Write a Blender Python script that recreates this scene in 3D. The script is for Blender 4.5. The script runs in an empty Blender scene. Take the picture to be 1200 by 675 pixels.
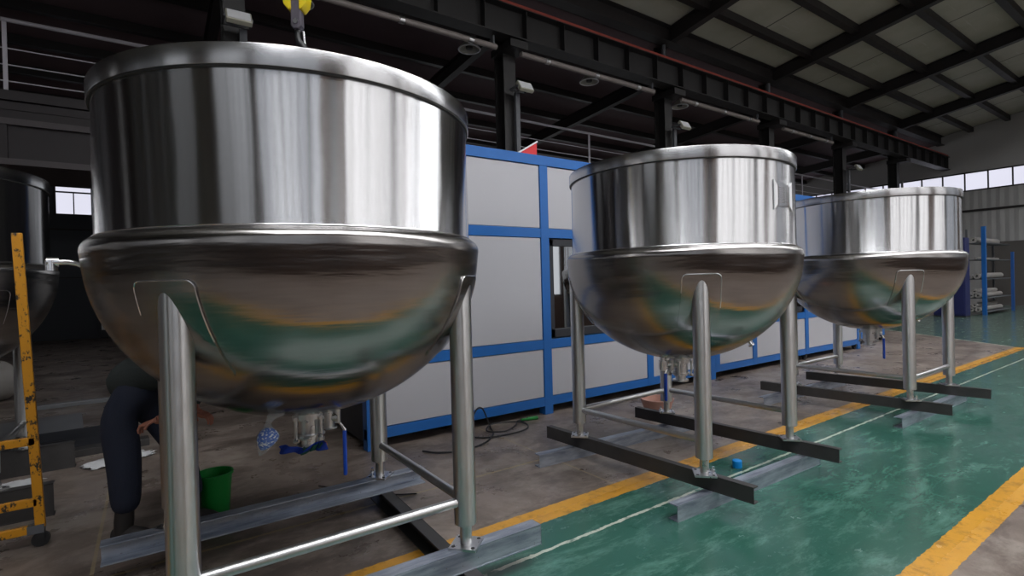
import bpy, bmesh, math, random
from mathutils import Vector, Matrix
random.seed(7)
PI=math.pi
sc=bpy.context.scene
col=sc.collection

# ---------------------------------------------------------------- materials
def hexc(r,g,b):
    f=lambda c:(c/255/12.92) if c/255<=.04045 else ((c/255+.055)/1.055)**2.4
    return (f(r),f(g),f(b),1)
class NT:
    def __init__(s,m):
        s.m=m; m.use_nodes=True; s.t=m.node_tree; s.t.nodes.clear()
        s.out=s.n('ShaderNodeOutputMaterial'); s.b=s.n('ShaderNodeBsdfPrincipled')
        s.l(s.b.outputs[0],s.out.inputs[0])
    def n(s,t,**k):
        o=s.t.nodes.new(t)
        for a,v in k.items(): setattr(o,a,v)
        return o
    def l(s,a,b): s.t.links.new(a,b)
    def put(s,x,sock):
        if hasattr(x,'is_output'): s.l(x,sock)
        else: sock.default_value=x
    def math(s,op,a,b=0,c=None,clamp=False):
        o=s.n('ShaderNodeMath',operation=op); o.use_clamp=clamp
        s.put(a,o.inputs[0]); s.put(b,o.inputs[1])
        if c is not None: s.put(c,o.inputs[2])
        return o.outputs[0]
    def mix(s,f,a,b):
        o=s.n('ShaderNodeMix',data_type='RGBA')
        s.put(f,o.inputs[0]); s.put(a,o.inputs[6]); s.put(b,o.inputs[7])
        return o.outputs[2]
    def ramp(s,f,p):
        o=s.n('ShaderNodeValToRGB'); s.l(f,o.inputs[0]); e=o.color_ramp.elements
        while len(e)<len(p): e.new(.5)
        for i,(x,c) in enumerate(p):
            e[i].position=x; e[i].color=c if hasattr(c,'__len__') else (c,c,c,1)
        return o.outputs[0]
    def obj(s,scale=(1,1,1),kind='Object',rot=(0,0,0)):
        tc=s.n('ShaderNodeTexCoord'); mp=s.n('ShaderNodeMapping'); mp.inputs['Scale'].default_value=scale
        mp.inputs['Rotation'].default_value=rot
        s.l(tc.outputs[kind],mp.inputs[0]); return mp.outputs[0]
    def noise(s,v,scale=5,detail=3,rough=.5,dist=0):
        o=s.n('ShaderNodeTexNoise'); s.l(v,o.inputs['Vector']); o.inputs['Scale'].default_value=scale
        o.inputs['Detail'].default_value=detail; o.inputs['Roughness'].default_value=rough; o.inputs['Distortion'].default_value=dist
        return o.outputs[0]
    def wpos(s):
        return s.n('ShaderNodeNewGeometry').outputs['Position']
    def bump(s,h,strength=.2,dist=.01,normal=None):
        o=s.n('ShaderNodeBump'); s.l(h,o.inputs['Height']); o.inputs['Strength'].default_value=strength; o.inputs['Distance'].default_value=dist
        if normal is not None: s.l(normal,o.inputs['Normal'])
        s.l(o.outputs[0],s.b.inputs['Normal']); return o.outputs[0]
    def set(s,**k):
        for a,v in k.items(): s.put(v,s.b.inputs[a.replace('_',' ')])
MATS={}
def mat(name):
    m=bpy.data.materials.new(name); MATS[name]=m; return NT(m)
def simple(name,c,rough=.5,metal=0,var=.12,scale=6,bump=0,vec=(1,1,1),**k):
    n=mat(name); v=n.obj(vec); f=n.noise(v,scale,4,.6)
    c2=tuple(x*(1-var) for x in c[:3])+(1,); c3=tuple(min(1,x*(1+var)) for x in c[:3])+(1,)
    n.set(Base_Color=n.mix(f,c2,c3),Metallic=metal,Roughness=n.ramp(f,[(.2,max(0,rough-.06)),(.8,min(1,rough+.06))]))
    if bump: n.bump(n.noise(v,scale*5,3),bump)
    for a,x in k.items(): n.set(**{a:x})
    return MATS[name]

# brushed vessel wall: rings of fine scratches, so reflections smear upwards
n=mat('brushed_steel')
v=n.obj((1,1,60)); f=n.noise(v,9,4,.6)
tg=n.n('ShaderNodeTangent',direction_type='RADIAL',axis='Z')
n.l(tg.outputs[0],n.b.inputs['Tangent'])
n.set(Base_Color=n.mix(f,(.56,.56,.57,1),(.66,.66,.67,1)),Metallic=1.0,Roughness=.185,Anisotropic=1.0,Anisotropic_Rotation=.25)
n.bump(n.noise(n.obj((3,3,.6)),1.6,2,.5),.12,.02)
n=mat('brushed_rim_steel'); f=n.noise(n.obj((1,1,60)),9,4,.6)
tg=n.n('ShaderNodeTangent',direction_type='RADIAL',axis='Z'); n.l(tg.outputs[0],n.b.inputs['Tangent'])
n.set(Base_Color=n.mix(f,(.50,.50,.51,1),(.60,.60,.61,1)),Metallic=1.0,Roughness=.27,Anisotropic=.85,Anisotropic_Rotation=.25)
# polished dished bottom: streaks run round the bowl
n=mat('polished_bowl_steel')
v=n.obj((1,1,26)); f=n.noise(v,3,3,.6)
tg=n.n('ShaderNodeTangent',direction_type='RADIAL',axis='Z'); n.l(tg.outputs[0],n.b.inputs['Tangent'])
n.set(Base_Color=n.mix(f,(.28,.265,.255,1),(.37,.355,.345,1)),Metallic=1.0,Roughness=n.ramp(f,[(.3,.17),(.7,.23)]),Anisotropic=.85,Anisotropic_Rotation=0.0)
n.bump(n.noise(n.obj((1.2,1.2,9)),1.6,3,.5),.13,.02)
n=mat('vertical_pipe_steel')
f=n.noise(n.obj((14,14,3)),4,4,.6)
tg=n.n('ShaderNodeTangent',direction_type='RADIAL',axis='Z'); n.l(tg.outputs[0],n.b.inputs['Tangent'])
n.set(Base_Color=n.mix(f,(.50,.50,.50,1),(.64,.64,.645,1)),Metallic=1.0,Roughness=n.ramp(f,[(.3,.30),(.7,.36)]),Anisotropic=.8,Anisotropic_Rotation=.25)
n=mat('satin_pipe_steel')
f=n.noise(n.obj((14,14,3)),4,4,.6)
n.set(Base_Color=n.mix(f,(.50,.50,.50,1),(.66,.66,.66,1)),Metallic=1.0,Roughness=n.ramp(f,[(.3,.30),(.7,.42)]))
simple('cast_steel',(.62,.62,.63,1),.3,1,.15,20)
simple('bright_weld',(.85,.85,.86,1),.22,1,.1,60)
simple('dark_gap',(.03,.03,.03,1),.6)
simple('mill_steel',(.060,.057,.056,1),.5,.35,.35,9,vec=(1,1,1))
# galvanised / plain channel with blue grey sheen and long stains
n=mat('channel_steel'); f=n.noise(n.obj((1,6,6)),3,5,.6)
g=n.noise(n.obj((8,8,8)),11,3,.5)
n.set(Base_Color=n.mix(n.ramp(g,[(.66,0),(.76,1)]),n.mix(n.ramp(f,[(.35,0),(.65,1)]),(.20,.23,.29,1),(.46,.50,.57,1)),(.18,.13,.10,1)),Metallic=.6,Roughness=.34)
simple('blue_paint',hexc(32,98,170),.33,0,.10,5)
simple('blue_paint_pale',hexc(40,90,160),.4,0,.15,5)
simple('navy_paint',hexc(34,40,92),.45,0,.15,5)
simple('panel_grey',hexc(178,178,183),.34,.0,.035,1.4)
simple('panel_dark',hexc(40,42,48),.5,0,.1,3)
simple('green_plastic',hexc(20,125,50),.4,0,.08,5)
simple('blue_sleeve',hexc(12,80,205),.35,0,.08,5)
simple('blue_cloth',hexc(8,50,150),.8,0,.25,30,bump=.4)
simple('green_cloth',hexc(10,70,55),.8,0,.25,30,bump=.4)
simple('cyan_plastic',hexc(10,140,225),.35)
simple('pink_plastic',hexc(196,150,135),.45,0,.08)
simple('orange_tag',hexc(215,140,40),.5)
simple('black_rubber',(.014,.014,.015,1),.5)
simple('red_paint',hexc(210,25,35),.45)
simple('rail_red',hexc(150,62,50),.6,0,.3,14)
simple('dark_beam_paint',hexc(38,34,34),.55,0,.2,4)
simple('column_paint',hexc(30,28,28),.5,0,.2,4)
simple('column_pale',hexc(92,94,98),.5,0,.12,4)
simple('fascia_pale',hexc(86,80,82),.6,0,.1,2)
simple('rail_white',hexc(196,192,200),.4,0,.06,4)
simple('pipe_grey',hexc(130,122,118),.45,.1,.2,12)
simple('white_plastic',hexc(225,226,228),.4,0,.04)
simple('grey_sheet',hexc(120,122,126),.35,.1,.2,3)
simple('floodlight_body',hexc(178,176,160),.4,.2)
simple('hoist_yellow',hexc(232,205,30),.38,0,.12,20)
simple('hoist_grey',hexc(100,95,104),.45,.4,.2,20)
simple('skin',hexc(176,116,96),.55,0,.06,30)
simple('shirt',hexc(44,50,50),.85,0,.18,20,bump=.3)
simple('jeans',hexc(28,34,52),.85,0,.2,30,bump=.3)
simple('hair',(.01,.009,.009,1),.6)
simple('shoe',(.02,.017,.016,1),.6)
simple('fascia_dark',hexc(52,47,49),.6,0,.1,2)
simple('wall_panel_dark',hexc(60,64,70),.6,0,.1,2)
simple('roll_white',hexc(150,146,142),.55,0,.1,6)
simple('shade_white',hexc(170,168,160),.4)
# chipped yellow paint over dark steel
n=mat('chipped_yellow'); v=n.obj((1,1,.55)); f=n.noise(v,26,5,.7)
n.set(Base_Color=n.mix(n.ramp(f,[(.40,0),(.46,1)]),(.02,.018,.016,1),hexc(205,140,22)),Roughness=.45)
# clear plastic
n=mat('clear_film'); f=n.noise(n.obj(),18,4)
n.set(Base_Color=(.75,.78,.82,1),Roughness=.12,Alpha=.16); n.bump(f,.6,.02)
n=mat('blue_beads'); f=n.noise(n.obj(),95,2,.5)
n.set(Base_Color=n.mix(n.ramp(f,[(.54,0),(.60,1)]),hexc(28,96,200),hexc(225,238,250)),Roughness=.35); n.bump(f,.7,.01)
# dark glazing
n=mat('cabinet_glass'); n.set(Base_Color=(.03,.034,.04,1),Roughness=.03,Specular_IOR_Level=1.0,Metallic=.45)
n.set(Base_Color=(.30,.32,.34,1),Metallic=1.0)
def pane(name,c,e):
    n=mat(name); f=n.noise(n.obj((1,1,1)),.35,2,.5)
    n.set(Base_Color=(.1,.1,.1,1),Roughness=.2,Emission_Strength=e)
    n.set(Emission_Color=n.mix(f,tuple(x*.85 for x in c[:3])+(1,),c))
pane('daylight_pane',(.86,.86,1.0,1),.95)
pane('daylight_bright',(1.0,.985,.99,1),1.6)
pane('daylight_mid',(.92,.95,1.0,1),.85)
pane('daylight_dim',(.86,.91,1.0,1),.62)
pane('fill_roof_pane',(.97,.98,1.0,1),12.0)  # glow of the added roof lights
# roof lining: grey green sheets with seams across each bay
n=mat('roof_sheet'); p=n.wpos(); sep=n.n('ShaderNodeSeparateXYZ'); n.l(p,sep.inputs[0])
fx=n.math('FRACT',n.math('DIVIDE',n.math('ADD',sep.outputs[0],1.4),2.535))
seam=n.math('LESS_THAN',fx,.018)
st=n.noise(n.obj((.5,6,1)),2,4,.6); w=n.noise(n.obj(),1.2,3)
c=n.mix(w,hexc(146,145,128),hexc(178,174,162))
c=n.mix(n.math('MULTIPLY',n.ramp(st,[(.62,0),(.72,1)]),.35),c,hexc(196,194,190))
n.set(Base_Color=n.mix(seam,c,hexc(60,60,55)),Roughness=.62); n.bump(st,.25,.03)
n=mat('annex_sheet'); w=n.noise(n.obj(),1.2,3); n.set(Base_Color=n.mix(w,hexc(98,82,86),hexc(120,102,108)),Roughness=.8)
# corrugated wall
n=mat('wall_sheet'); p=n.wpos(); sep=n.n('ShaderNodeSeparateXYZ'); n.l(p,sep.inputs[0])
cr=n.math('ABSOLUTE',n.math('SUBTRACT',n.math('FRACT',n.math('MULTIPLY',sep.outputs[1],3.3)),.5))
f=n.noise(n.obj((1,3,.6)),1.5,4)
n.set(Base_Color=n.mix(f,hexc(146,146,146),hexc(182,180,178)),Roughness=.5); n.bump(cr,.7,.05)
n=mat('wall_light'); f=n.noise(n.obj(),.5,4); n.set(Base_Color=n.mix(f,hexc(150,148,148),hexc(172,170,168)),Roughness=.6)
n=mat('wall_plain'); f=n.noise(n.obj(),.8,4); n.set(Base_Color=n.mix(f,hexc(74,70,68),hexc(100,95,92)),Roughness=.7)
n=mat('wall_brownish'); f=n.noise(n.obj(),.8,4); n.set(Base_Color=n.mix(f,hexc(78,60,52),hexc(98,78,68)),Roughness=.7)

# ---- floor: worn concrete, green walkway, yellow and white lines
n=mat('floor_paint'); p=n.wpos(); sep=n.n('ShaderNodeSeparateXYZ'); n.l(p,sep.inputs[0]); X,Y=sep.outputs[0],sep.outputs[1]
def nz(scale,det=5,r=.6,vec=(1,1,1),dist=0):
    mp=n.n('ShaderNodeMapping'); mp.inputs['Scale'].default_value=vec; n.l(p,mp.inputs[0]); return n.noise(mp.outputs[0],scale,det,r,dist)
wob=n.math('MULTIPLY',n.math('SUBTRACT',nz(14,4),.5),.035)
Yw=n.math('ADD',Y,wob)
gt=lambda a,b:n.math('GREATER_THAN',a,b)
lt=lambda a,b:n.math('LESS_THAN',a,b)
AND=lambda a,b:n.math('MULTIPLY',a,b)
OR=lambda a,b:n.math('MAXIMUM',a,b)
bnd=n.math('ADD',n.math('MULTIPLY',Y,.78),12.25)            # slanting end of the grey bay
far=AND(gt(X,bnd),lt(Y,6.9))
green=OR(AND(gt(Yw,1.0),lt(Yw,2.76)),AND(far,gt(Yw,1.0)))
conc=n.mix(nz(1.1,6,.65),hexc(108,96,89),hexc(166,152,142))
stain=n.ramp(nz(2.2,6,.7,(1,1,1),.6),[(.42,0),(.56,1)])
conc=n.mix(n.math('MULTIPLY',stain,.6),conc,hexc(88,77,70))
blot=n.ramp(nz(1.3,6,.65,(.7,1.5,1),.5),[(.49,0),(.56,1)])
conc=n.mix(n.math('MULTIPLY',blot,.6),conc,hexc(76,65,59))
pale=n.ramp(nz(.9,7,.75,(1,1.6,1)),[(.52,0),(.62,1)])
conc=n.mix(n.math('MULTIPLY',pale,.55),conc,hexc(156,146,136))
spots=n.ramp(nz(26,2,.5),[(.70,0),(.74,1)])
conc=n.mix(n.math('MULTIPLY',spots,.35),conc,hexc(170,160,150))
shadowy=n.ramp(X,[(0,1),(1,1)])
grn=n.mix(nz(1.6,5,.6),hexc(32,77,65),hexc(56,98,86))
scuff=n.math('MAXIMUM',n.math('MULTIPLY',n.ramp(nz(2.2,9,.8,(.8,2.6,1),.35),[(.50,0),(.66,1)]),.9),n.ramp(nz(7,8,.85,(2.4,.8,1),.5),[(.60,0),(.68,1)]))
grn=n.mix(n.math('MULTIPLY',scuff,.5),grn,hexc(112,156,142))
dk=n.ramp(nz(3,6,.8,(1.6,1,1),1.2),[(.60,0),(.66,1)])
grn=n.mix(n.math('MULTIPLY',dk,.35),grn,hexc(14,64,54))
far_pale=n.math('MULTIPLY',n.math('DIVIDE',n.math('SUBTRACT',X,8),11,clamp=True),.6)  # green turns paler and greyer with growing X
grn=n.mix(far_pale,grn,hexc(112,126,118))
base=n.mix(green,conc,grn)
jointL=AND(AND(gt(Yw,2.375),lt(Yw,2.400)),lt(X,40))
bline=AND(AND(gt(X,n.math('SUBTRACT',bnd,.04)),lt(X,n.math('ADD',bnd,.05))),AND(gt(Y,2.9),lt(Y,6.9)))
j3=AND(AND(gt(Yw,3.63),lt(Yw,3.655)),lt(X,3.4))
j2=AND(gt(n.math('FRACT',n.math('DIVIDE',n.math('ADD',X,.3),3.2)),.994),gt(Y,2.86))
wl=n.ramp(nz(5,4,.7),[(.36,0),(.46,1)])
base=n.mix(n.math('MULTIPLY',n.math('MULTIPLY',OR(jointL,bline),wl),.85),base,hexc(190,196,182))
base=n.mix(n.math('MULTIPLY',n.math('MULTIPLY',j3,wl),.5),base,hexc(176,156,104))
base=n.mix(n.math('MULTIPLY',j2,.5),base,hexc(168,150,112))
yA=AND(AND(gt(Yw,2.673),lt(Yw,2.855)),lt(X,14.5)); yB=AND(gt(Yw,.923),lt(Yw,1.083))
wear=n.ramp(nz(9,6,.75),[(.36,1),(.50,0)])
yel=n.mix(nz(5,5,.7),hexc(186,132,38),hexc(214,158,60))
yel=n.mix(n.math('MULTIPLY',wear,.6),yel,hexc(120,86,40))
base=n.mix(OR(yA,yB),base,yel)
rg=n.ramp(nz(3.2,5,.7,(1,1.5,1)),[(.35,.09),(.65,.28)]); rc=n.ramp(nz(1.6,6,.7),[(.35,.22),(.65,.5)])
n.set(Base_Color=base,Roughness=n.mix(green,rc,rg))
n.bump(nz(30,5,.7),.10,.01)

# ---------------------------------------------------------------- mesh helpers
class MB:
    def __init__(s): s.v=[]; s.f=[]; s.m=[]
    def add(s,vs,fs,m=0):
        o=len(s.v); s.v+= [tuple(v) for v in vs]; s.f+=[tuple(i+o for i in f) for f in fs]; s.m+=[m]*len(fs); return s
    def box(s,x0,x1,y0,y1,z0,z1,m=0,M=None):
        vs=[Vector((x,y,z)) for x in (x0,x1) for y in (y0,y1) for z in (z0,z1)]
        if M is not None: vs=[M@v for v in vs]
        return s.add(vs,[(0,1,3,2),(4,6,7,5),(0,4,5,1),(2,3,7,6),(0,2,6,4),(1,5,7,3)],m)
    def cyl(s,a,b,r,r2=None,n=20,m=0,caps=True):
        a=Vector(a);b=Vector(b);r2=r if r2 is None else r2
        d=(b-a).normalized(); u=d.orthogonal().normalized(); w=d.cross(u)
        vs=[];
        for c,rr in ((a,r),(b,r2)):
            for i in range(n):
                t=2*PI*i/n; vs.append(c+(u*math.cos(t)+w*math.sin(t))*rr)
        fs=[(i,(i+1)%n,n+(i+1)%n,n+i) for i in range(n)]
        if caps: fs+=[tuple(reversed(range(n))),tuple(range(n,2*n))]
        return s.add(vs,fs,m)
    def tube(s,pts,r,n=12,m=0,closed=False,caps=True):
        pts=[Vector(p) for p in pts]; N=len(pts); vs=[]; prev=None
        rr=r if hasattr(r,'__len__') else [r]*N
        for i,p in enumerate(pts):
            if closed: d=pts[(i+1)%N]-pts[i-1]
            else: d=(pts[min(i+1,N-1)]-pts[max(i-1,0)])
            d.normalize()
            if prev is None: u=d.orthogonal().normalized()
            else:
                u=prev-d*prev.dot(d)
                u=u.normalized() if u.length>1e-6 else d.orthogonal().normalized()
            prev=u; w=d.cross(u)
            for k in range(n):
                t=2*PI*k/n; vs.append(p+(u*math.cos(t)+w*math.sin(t))*rr[i])
        fs=[]
        for i in range(N if closed else N-1):
            j=(i+1)%N
            for k in range(n): fs.append((i*n+k,i*n+(k+1)%n,j*n+(k+1)%n,j*n+k))
        if not closed and caps: fs+=[tuple(reversed(range(n))),tuple(range((N-1)*n,N*n))]
        return s.add(vs,fs,m)
    def lathe(s,prof,n=96,c=(0,0,0),m=0,closed=False):
        vs=[];N=len(prof)
        for r,z in prof:
            for k in range(n):
                t=2*PI*k/n; vs.append((c[0]+r*math.cos(t),c[1]+r*math.sin(t),c[2]+z))
        fs=[]
        for i in range(N if closed else N-1):
            j=(i+1)%N
            for k in range(n): fs.append((i*n+k,i*n+(k+1)%n,j*n+(k+1)%n,j*n+k))
        return s.add(vs,fs,m)
    def prism(s,poly,h,M=None,m=0):
        k=len(poly); vs=[Vector((x,y,0)) for x,y in poly]+[Vector((x,y,h)) for x,y in poly]
        if M is not None: vs=[M@v for v in vs]
        return s.add(vs,[tuple(reversed(range(k))),tuple(range(k,2*k))]+[(i,(i+1)%k,k+(i+1)%k,k+i) for i in range(k)],m)
    def build(s,name,mats,parent=None,smooth=True,bevel=0,M=None,ang=35,sub=0):
        me=bpy.data.meshes.new(name); me.from_pydata(s.v,[],s.f)
        mats=mats if isinstance(mats,(list,tuple)) else [mats]
        for m in mats: me.materials.append(MATS[m])
        bm=bmesh.new(); bm.from_mesh(me)
        bm.faces.ensure_lookup_table()
        for i,f in enumerate(bm.faces): f.material_index=s.m[i]
        bmesh.ops.remove_doubles(bm,verts=bm.verts,dist=1e-6)
        bmesh.ops.recalc_face_normals(bm,faces=bm.faces)
        bm.to_mesh(me); bm.free()
        if smooth:
            for p in me.polygons: p.use_smooth=True
            me.set_sharp_from_angle(angle=math.radians(ang))
        o=bpy.data.objects.new(name,me); col.objects.link(o)
        if M is not None: o.matrix_world=M
        if parent is not None: o.parent=parent
        if bevel:
            b=o.modifiers.new('bevel','BEVEL'); b.width=bevel; b.segments=2; b.limit_method='ANGLE'; b.angle_limit=math.radians(40)
        if sub:
            b=o.modifiers.new('sub','SUBSURF'); b.levels=sub; b.render_levels=sub
        return o
def tag(o,label=None,cat=None,group=None,kind=None):
    if label: o['label']=label
    if cat: o['category']=cat
    if group: o['group']=group
    if kind: o['kind']=kind
    return o
def empty(name,loc,rz=0,label=None,cat=None,group=None):
    o=bpy.data.objects.new(name,None); o.empty_display_size=.1; col.objects.link(o)
    o.location=loc; o.rotation_euler=(0,0,rz); return tag(o,label,cat,group)
def struct(o): o['kind']='structure'; return o
def copy_tree(o,parent=None):
    c=o.copy(); col.objects.link(c); c.parent=parent
    for ch in list(o.children): copy_tree(ch,c)
    return c
def I_beam(mb,a,b,h,w,tf=.012,tw=.008,m=0,up=Vector((0,0,1))):
    a=Vector(a);b=Vector(b);d=(b-a); L=d.length; d.normalize(); s=d.cross(up).normalized(); u=s.cross(d).normalized()
    M=Matrix.Translation(a)@Matrix(((d.x,s.x,u.x,0),(d.y,s.y,u.y,0),(d.z,s.z,u.z,0),(0,0,0,1)))
    mb.box(0,L,-w/2,w/2,h/2-tf,h/2,m,M); mb.box(0,L,-w/2,w/2,-h/2,-h/2+tf,m,M); mb.box(0,L,-tw/2,tw/2,-h/2+tf,h/2-tf,m,M)

# ---------------------------------------------------------------- camera
F,YAW,PITCH,ROLL,CH=609.4,math.radians(55.186),math.radians(-.4538),math.radians(-1.4939),1.5583
fw=Vector((math.cos(YAW)*math.cos(PITCH),math.sin(YAW)*math.cos(PITCH),math.sin(PITCH)))
rt=fw.cross(Vector((0,0,1))).normalized(); up=rt.cross(fw)
rt,up=rt*math.cos(ROLL)+up*math.sin(ROLL),-rt*math.sin(ROLL)+up*math.cos(ROLL)
cd=bpy.data.cameras.new('camera'); cam=bpy.data.objects.new('camera',cd); col.objects.link(cam)
cd.sensor_width=36; cd.lens=F/1200*36; cd.clip_end=200
cam.matrix_world=Matrix(((rt.x,up.x,-fw.x,0),(rt.y,up.y,-fw.y,0),(rt.z,up.z,-fw.z,CH),(0,0,0,1)))
sc.camera=cam

# ---------------------------------------------------------------- hall
COLX=[-8.99,-3.92,1.15,6.22,11.29,16.36,21.43,26.5]
XE=31.6; XW=-14.0; YF=24.0; YN=-3.3; YC=9.0
def rz(y):   # main roof, ridge over y=3
    return 8.08+.15*(9-y) if y>3 else 8.98-.15*(3-y)
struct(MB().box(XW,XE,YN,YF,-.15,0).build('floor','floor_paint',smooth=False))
# main roof sheets
mb=MB()
for y0,y1 in ((YN,3),(3,YC)):
    mb.add([(XW,y0,rz(y0)),(XE,y0,rz(y0)),(XE,y1,rz(y1)),(XW,y1,rz(y1)),(XW,y0,rz(y0)+.08),(XE,y0,rz(y0)+.08),(XE,y1,rz(y1)+.08),(XW,y1,rz(y1)+.08)],
       [(3,2,1,0),(4,5,6,7),(0,1,5,4),(1,2,6,5),(2,3,7,6),(3,0,4,7)])
struct(mb.build('ceiling','roof_sheet',smooth=False))
def az(y): return 7.75-.10*(y-9)
mb=MB(); mb.add([(XW,YC,az(YC)),(XE,YC,az(YC)),(XE,YF,az(YF)),(XW,YF,az(YF)),(XW,YC,az(YC)+.08),(XE,YC,az(YC)+.08),(XE,YF,az(YF)+.08),(XW,YF,az(YF)+.08)],
       [(3,2,1,0),(4,5,6,7),(0,1,5,4),(1,2,6,5),(2,3,7,6),(3,0,4,7)])
struct(mb.build('ceiling_annex','annex_sheet',smooth=False))
mb=MB().box(XW,XE,YC-.04,YC+.04,7.8,8.1); struct(mb.build('wall_gutter','dark_beam_paint',smooth=False))
# far end wall with window strip
EW=[(y,y+1.18) for y in [5.75+ .0]]
wz0,wz1=5.36,6.20
mb=MB(); m0=XE
mb.box(XE,XE+.15,YN,YF,3.0,wz0); mb.box(XE,XE+.15,20.5,YF,wz0,wz1); mb.box(XE,XE+.15,YN,-1.8,wz0,wz1)
struct(mb.build('wall_end_upper','wall_sheet',smooth=False))
struct(MB().box(XE,XE+.15,YN,YF,wz1,9.3).build('wall_end_gable','wall_light',smooth=False))
mb=MB(); mb.box(XE,XE+.15,7.2,YF,0,3.0); mb.box(XE,XE+.15,YN,2.6,0,3.0); mb.box(XE,XE+.15,2.6,7.2,2.9,3.0)
struct(mb.build('wall_end_lower','wall_sheet',smooth=False))
struct(MB().box(XE+.02,XE+.12,2.6,7.2,0,2.9).build('door_1','wall_plain',smooth=False))
struct(MB().box(XE-.06,XE,YN,YF,4.36,4.46).build('trim_1','dark_beam_paint',smooth=False))
k=1
fr=MB(); y=-1.8; i=0
ys=[-1.8]
pw=.63
pn=MB(); pn.box(XE+.06,XE+.08,-1.8,20.5,wz0,wz1); wobj=struct(pn.build('window_1','daylight_pane',smooth=False))
yy=-1.8
fr.box(XE-.02,XE+.05,-1.8,20.5,wz0-.03,wz0+.03); fr.box(XE-.02,XE+.05,-1.8,20.5,wz1-.03,wz1+.03)
yy=8.72-.83*12
while yy<20.6:
    if yy>-1.8: fr.box(XE-.02,XE+.05,yy-.025,yy+.025,wz0,wz1)
    yy+=.83
fo=fr.build('window_frame','dark_beam_paint',wobj,smooth=False)
# far side wall (left of picture) with one window
wx0,wx1,z0,z1=-2.66,-1.64,4.41,5.70
mb=MB(); mb.box(XW,wx0,YF,YF+.15,0,8); mb.box(wx1,XE,YF,YF+.15,0,8); mb.box(wx0,wx1,YF,YF+.15,0,z0); mb.box(wx0,wx1,YF,YF+.15,z1,8)
struct(mb.build('wall_left','wall_panel_dark',smooth=False))
w=struct(MB().box(wx0,wx1,YF+.05,YF+.07,z0,z1).build('window_2','daylight_pane',smooth=False))
f_=MB(); zz=5.2
for a,b,c,d in ((wx0-.03,wx0+.03,z0,z1),(wx1-.03,wx1+.03,z0,z1),(-2.165,-2.135,z0,zz)): f_.box(a,b,YF-.02,YF+.04,c,d)
for c in (z0,zz,z1): f_.box(wx0,wx1,YF-.02,YF+.04,c-.025,c+.025)
f_.build('window_frame','dark_beam_paint',w,smooth=False)
for zt in (3.9,2.2): struct(MB().box(XW,1.2,YF-.05,YF,zt-.04,zt).build('trim_2','dark_beam_paint',smooth=False))
# back wall behind
struct(MB().box(XW-.15,XW,YN,YF,0,9.2).build('wall_back','wall_plain',smooth=False))
# near side wall: brick sill, tall window bays between piers
SILL,HEAD=1.15,6.4
mb=MB(); mb.box(XW,XE,YN-.2,YN,0,SILL); mb.box(XW,XE,YN-.2,YN,HEAD,8.1)
bays=[(-8.75,-4.15,'daylight_mid'),(-3.7,.35,'daylight_dim'),(1.9,6.0,'daylight_bright'),(6.42,7.9,'daylight_bright'),(8.8,11.1,'daylight_bright'),(11.5,16.1,'daylight_dim'),(16.6,21.2,'daylight_dim')]
prev=XW
for a,b,_ in bays: mb.box(prev,a,YN-.2,YN,SILL,HEAD); prev=b
mb.box(prev,XE,YN-.2,YN,SILL,HEAD)
struct(mb.build('wall_right','wall_brownish',smooth=False))
for i,(a,b,m) in enumerate(bays):
    w=struct(MB().box(a,b,YN-.12,YN-.10,SILL,HEAD).build('window_%d'%(i+3),m,smooth=False))
    f_=MB(); x=a; nn=max(2,round((b-a)/.62)); 
    for q in range(nn+1):
        x=a+(b-a)*q/nn; hw=.07 if q%3==0 else .03; f_.box(x-hw,x+hw,YN-.1,YN-.03,SILL,HEAD)
    for z in (SILL,2.9,4.65,HEAD): f_.box(a,b,YN-.1,YN-.03,z-.03,z+.03)
    f_.build('window_frame','dark_beam_paint',w,smooth=False)
q=20
for x in [-1.4,1.2,3.8,6.4,9.0,11.6,14.2,17.5,21,25,28.5]:  # unseen roof lights, added to brighten floor and enclosure
    mb=MB(); vs=[(x+a,y,rz(y)-.015+dz) for dz in (0,.01) for a,y in ((-1.0,-2.6),(1.0,-2.6),(1.0,.9),(-1.0,.9))]
    mb.add(vs,[(3,2,1,0),(4,5,6,7),(0,1,5,4),(1,2,6,5),(2,3,7,6),(3,0,4,7)]); struct(mb.build('window_%d'%q,'fill_roof_pane',smooth=False)); q+=1
for x in (10,14,18,22,26):  # windows added out of view behind the enclosure to light the annex
    w=struct(MB().box(x,x+3.4,YF-.04,YF-.02,1.0,5.7).build('window_%d'%q,'daylight_mid',smooth=False)); q+=1
    MB().box(x-.03,x+2.63,YF-.06,YF-.041,5.18,5.22).box(x+1.28,x+1.32,YF-.06,YF-.041,4.4,5.7).build('window_frame','dark_beam_paint',w,smooth=False)
for y in (15,19.5):  # unseen back wall windows, added as extra light for the annex
    w=struct(MB().box(XW+.02,XW+.04,y,y+3,2.0,5.2).build('window_%d'%q,'daylight_mid',smooth=False)); q+=1
    MB().box(XW+.041,XW+.06,y,y+3,3.56,3.64).box(XW+.041,XW+.06,y+1.47,y+1.53,2.0,5.2).build('window_frame','dark_beam_paint',w,smooth=False)
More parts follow.
